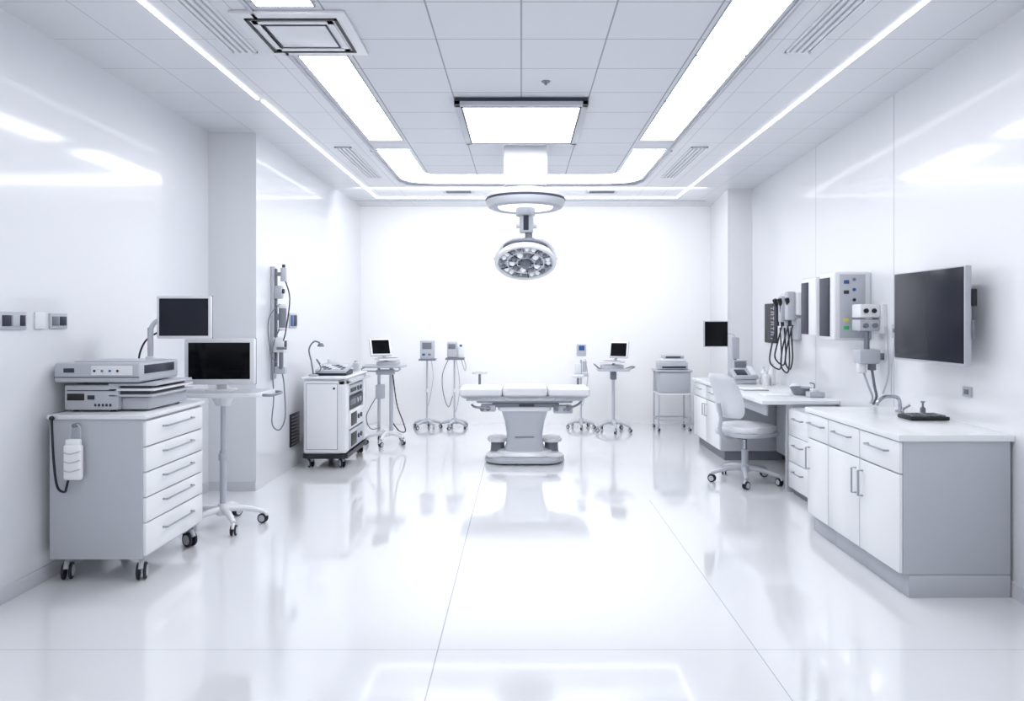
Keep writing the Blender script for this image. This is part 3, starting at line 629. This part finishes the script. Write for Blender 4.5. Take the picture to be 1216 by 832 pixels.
m=M(); m.box(WX(4.97)-.016,WX(4.97)+.004,4.94,5.0,1.37,1.47,LG,.004); m.box(WX(4.97)-.019,WX(4.97)-.014,4.955,4.985,1.41,1.44,MG,.002); m.tube([(WX(4.97)-.012,4.97,1.37),(WX(4.97)-.03,4.97,1.15),(WX(4.97)-.02,5.0,.95)],.005,LG)
solo(m,'wall_switch','small white wall switch with hanging cord','switch')
w=WX(7.1)
t=thing('wall_diagnostic_set','white wall diagnostic set with black coiled cables','diagnostic device',(w,7.1,.95))
m=M(); m.box(w-.06,w+.005,6.85,7.35,1.55,1.78,WHITE,.01); m.box(w-.14,w-.06,6.9,7.0,1.5,1.79,LG,.015); m.box(w-.13,w-.06,7.1,7.2,1.48,1.75,LG,.015); m.box(w-.05,w+.005,6.88,7.3,1.3,1.52,LG,.01); m.obj('body',t)
for y in (6.95,7.15,7.28):
    m=M(); m.cyl((w-.1,y,1.44),(w-.12,y-.02,1.66),.018,DG); m.cyl((w-.12,y-.02,1.66),(w-.15,y-.04,1.72),.024,BLK,bev=.004); m.obj('handpiece',t)
for i,(ya,yb,zb) in enumerate(((6.88,7.02,1.0),(6.94,7.1,.96),(7.05,7.2,1.03),(7.14,7.32,.98))):
    m=M()
    pts=[(w-.1-.02*i,ya,1.45),(w-.16-.02*i,ya-.02,1.25),(w-.17-.02*i,ya+.01,zb+.08),(w-.1,(ya+yb)/2,zb),(w-.05,yb-.01,zb+.1),(w-.05,yb,1.25),(w-.06,yb,1.42)]
    m.tube(pts,.008,BLK if i%2==0 else DG)
    m.obj('coiled_cable',t)
w=WX(7.8)
t=thing('wall_poster','dark framed chart with pale vertical lettering on the white wall','poster',(w,7.8,1.24))
m=M(); m.box(w-.02,w+.01,7.62,8.0,1.24,1.69,BLK,.004); m.obj('board',t)
m=M()
xa,xb=w-.0225,w-.0195
for i in range(7):
    z=1.655-i*.057
    if i%2==0:
        m.box(xa,xb,7.70,7.712,z-.042,z,LG); m.box(xa,xb,7.71,7.80,z-.025,z-.017,LG)
    else:
        m.box(xa,xb,7.70,7.80,z-.008,z,LG); m.box(xa,xb,7.70,7.80,z-.042,z-.034,LG); m.box(xa,xb,7.745,7.755,z-.04,z,LG); m.box(xa,xb,7.70,7.708,z-.04,z,LG)
m.box(xa,xb,7.87,7.876,1.28,1.65,MG); m.box(xa,xb,7.92,7.926,1.36,1.65,MG)
m.obj('lettering',t)

# ---------------- desk group ----------------
DX=2.1
m=M(); m.prism([(DX,5.95),(WX(5.95)-.002,5.95),(WX(8.4)-.002,8.4),(DX,8.4)],.762,.8,CAB,.006)
solo(m,'worktop','long glossy white desk top along the wall','worktop')
t=thing('desk','gray desk frame with end panel under the white desk top','desk',(2.45,6.6,0))
m=M(); m.box(2.32,2.76,5.97,6.0,0,.76,CG,.003); m.obj('end_panel',t)
m=M(); m.box(DX+.05,DX+.07,6.0,7.28,.66,.759,CG,.003); m.obj('apron',t)
m=M(); m.box(2.72,2.74,6.0,7.28,.1,.759,LG,.003); m.obj('back_panel',t)
t=thing('base_cabinet','white two-door cabinet unit supporting the desk end','base cabinet',(2.45,7.85,0),group='base cabinets under the desk')
m=M(); m.box(DX+.04,2.8,7.3,8.38,.1,.758,CG,.003); m.box(DX+.08,2.8,7.32,8.36,0,.1,MG); m.obj('body',t)
for a,b,hy in ((7.3,7.84,7.79),(7.84,8.38,7.89)):
    m=M(); m.box(DX+.02,DX+.039,a+.004,b-.004,.11,.59,CAB,.003); d=m.obj('door',t); vhandle(d,DX+.02,hy,.4,.55)
    m=M(); m.box(DX+.02,DX+.039,a+.004,b-.004,.6,.75,CAB,.003); d=m.obj('drawer',t); hhandle(d,DX+.02,(a+b)/2-.09,(a+b)/2+.09,.69)
t=thing('drawer_unit','narrow white drawer pedestal beside the desk end','drawer unit',(2.5,5.7,0))
m=M(); m.box(2.34,2.74,5.5,5.93,.05,.74,LG,.004); m.box(2.36,2.72,5.52,5.91,0,.05,MG); m.obj('body',t)
for i in range(3):
    m=M(); z=.06+i*.226; m.box(2.32,2.339,5.505,5.925,z,z+.22,CAB,.003); d=m.obj('drawer',t); hhandle(d,2.32,5.62,5.8,z+.15)

t=thing('desk_monitor','small black-screened monitor on a white arm above the desk','monitor',(2.5,7.95,.8))
m=M(); m.rprism(2.5,7.98,.2,.16,.04,.801,.815,LG,.004); m.cyl((2.5,7.98,.81),(2.5,7.98,1.3),.018,MG); m.tube([(2.5,7.98,1.28),(2.47,7.98,1.34),(2.3,7.96,1.34)],.014,WHITE); m.box(2.46,2.54,7.94,8.0,1.05,1.3,LG,.01); m.obj('arm',t)
monitor(t,(2.26,7.93,1.34),.28,.3,yaw=0,bez=.008,hm=LG)
t=thing('desk_phone','gray and white desk device with raised display','phone',(2.52,7.6,.801))
m=M(); m.box(2.34,2.58,7.46,7.66,.801,.85,LG,.01); m.mx=rotm((2.46,7.55,.91),rx=22); m.box(-.13,.13,-.11,.11,-.02,.02,LG,.008); m.box(-.1,.02,-.08,.05,.02,.026,DG,.002); m.box(.05,.11,-.1,.1,.02,.05,WHITE,.01); m.obj('body',t)
m=M(); m.mx=rotm((2.47,7.7,.96),rx=-15); m.box(-.08,.08,-.012,.012,-.09,.09,LG,.006); m.box(-.065,.065,-.015,-.011,-.05,.075,MG,.001); m.mx=None; m.box(2.43,2.51,7.69,7.75,.801,.9,LG,.006); m.obj('display',t)
for x,y,h in ((2.66,7.5,.19),(2.72,7.4,.23),(2.64,7.36,.15)):
    m=M(); m.lathe([(0,0),(.035,0),(.037,.01),(.037,h*.65),(.014,h*.8),(.014,h*.92),(.02,h*.92),(.02,h),(0,h)],(x,y,.801),WHITE,24)
    solo(m,'bottle','small white dispenser bottle on the desk','bottle','white bottles on the desk')
m=M(); m.box(2.2,2.45,6.75,6.98,.801,.812,LG,.003); m.box(2.22,2.44,6.77,6.96,.812,.816,PAPER)
solo(m,'paper_tray','flat white paper tray on the desk','paper tray')
m=M(); m.box(2.25,2.5,6.3,6.5,.801,.806,PAPER,.001); solo(m,'paper_sheet','white paper sheets on the desk','paper')
m=M(); m.lathe([(0,0),(.06,0),(.07,.01),(.1,.07),(.095,.072),(.065,.015),(0,.01)],(2.62,6.4,.801),STEEL,30); solo(m,'bowl','shallow steel bowl on the desk','bowl')
m=M(); m.lathe([(0,0),(.05,0),(.055,.06),(.03,.085),(0,.085)],(2.66,6.62,.801),WHITE,24); m.tube([(2.7,6.62,.82),(2.73,6.62,.84),(2.7,6.62,.87)],.006,WHITE); solo(m,'mug','small white mug on the desk','mug')
m=M(); m.box(2.6,2.74,6.15,6.25,.801,.85,LG,.008); m.box(2.63,2.7,6.17,6.23,.85,.88,WHITE,.006); m.tube([(2.66,6.2,.88),(2.66,6.2,.92),(2.62,6.2,.93)],.006,STEEL); solo(m,'pump_dispenser','small white pump dispenser box on the desk','dispenser')

# ---------------- office chair ----------------
t=thing('office_chair','white office chair with five-star base at the desk','office chair',(2.08,6.35,0),rz=28)
def L(m,n,p): return m.obj(n,p,local=True)
P=[]
m=M(); m.lathe([(0,.17),(.04,.17),(.05,.14),(.05,.1),(0,.1)],(0,0,0),LG,24)
for i in range(5):
    a=math.radians(10+72*i); c,s_=math.cos(a),math.sin(a); m.tube([(0,0,.135),(.17*c,.17*s_,.12),(.31*c,.31*s_,.085)],(.026,.017),LG); P.append((.31*c,.31*s_,10+72*i+50))
L(m,'base',t)
sv=ORG[t.name]; ORG[t.name]=Vector((0,0,0))
for x,y,a in P: caster(t,x,y,.09,.036,a,LG)
m=M(); m.cyl((0,0,.15),(0,0,.3),.03,LG); m.cyl((0,0,.3),(0,0,.43),.018,CHR); m.box(-.12,.1,-.09,.09,.41,.44,DG,.01); m.tube([(0,.08,.42),(0,.2,.42),(.02,.24,.41)],.008,MG); L(m,'gas_lift',t)
m=M(); m.rprism(.02,0,.5,.48,.15,.44,.475,LG,.01); m.rprism(.02,0,.48,.46,.15,.47,.53,CREAM,.025); L(m,'seat',t)
m=M(); m.tube([(-.08,0,.425),(-.25,0,.43),(-.31,0,.5),(-.3,0,.62),(-.33,0,.75)],.018,LG); L(m,'back_support',t)
t2=bmesh.new(); nu,nv=12,14; G=[]
for side in (0,1):
    g=[]
    for j in range(nv+1):
        v=j/nv; row=[]
        wz=.19*(1-.18*v)*min(1,(1-abs(2*v-1)**6*.35))
        for i in range(nu+1):
            u=2*i/nu-1
            x=-.235-.15*v+.05*math.sin(v*math.pi)+.05*u*u-side*.035*(1-u**6)*(1-abs(2*v-1)**8)
            row.append(t2.verts.new((x,u*wz,.61+.41*v)))
        g.append(row)
    G.append(g)
for side,g in enumerate(G):
    for j in range(nv):
        for i in range(nu): t2.faces.new((g[j][i],g[j][i+1],g[j+1][i+1],g[j+1][i]))
bmesh.ops.remove_doubles(t2,verts=t2.verts[:],dist=1e-4)
m=M(); m._add(t2,CREAM); L(m,'backrest',t)
ORG[t.name]=sv

# ---------------- added fill light, world, camera ----------------
al=bpy.data.lights.new('back_wall_fill','AREA'); al.shape='RECTANGLE'; al.size=4.4; al.size_y=.15; al.energy=34; al.color=(.97,.98,1)  # added area light, no real fixture, lifts the brightness of the back wall
ao=bpy.data.objects.new('back_wall_fill_light',al); COL.objects.link(ao); ao.location=(.1,8.45,3.12); ao.rotation_euler=(math.radians(44),0,0)
ao['label']='added unseen fill light brightening the white end wall'; ao['category']='lamp'
w=bpy.data.worlds.new('World'); S.world=w; w.use_nodes=True
bg=w.node_tree.nodes['Background']; bg.inputs[0].default_value=(.955,.975,1,1); bg.inputs[1].default_value=1.12
cam=bpy.data.cameras.new('camera'); co=bpy.data.objects.new('camera',cam); COL.objects.link(co)
co.location=(0,0,1.5); co.rotation_euler=(math.radians(90),0,0)
cam.lens=24; cam.sensor_width=36; cam.shift_x=-11/1216; cam.shift_y=-36/1216; cam.clip_start=.05
S.camera=co
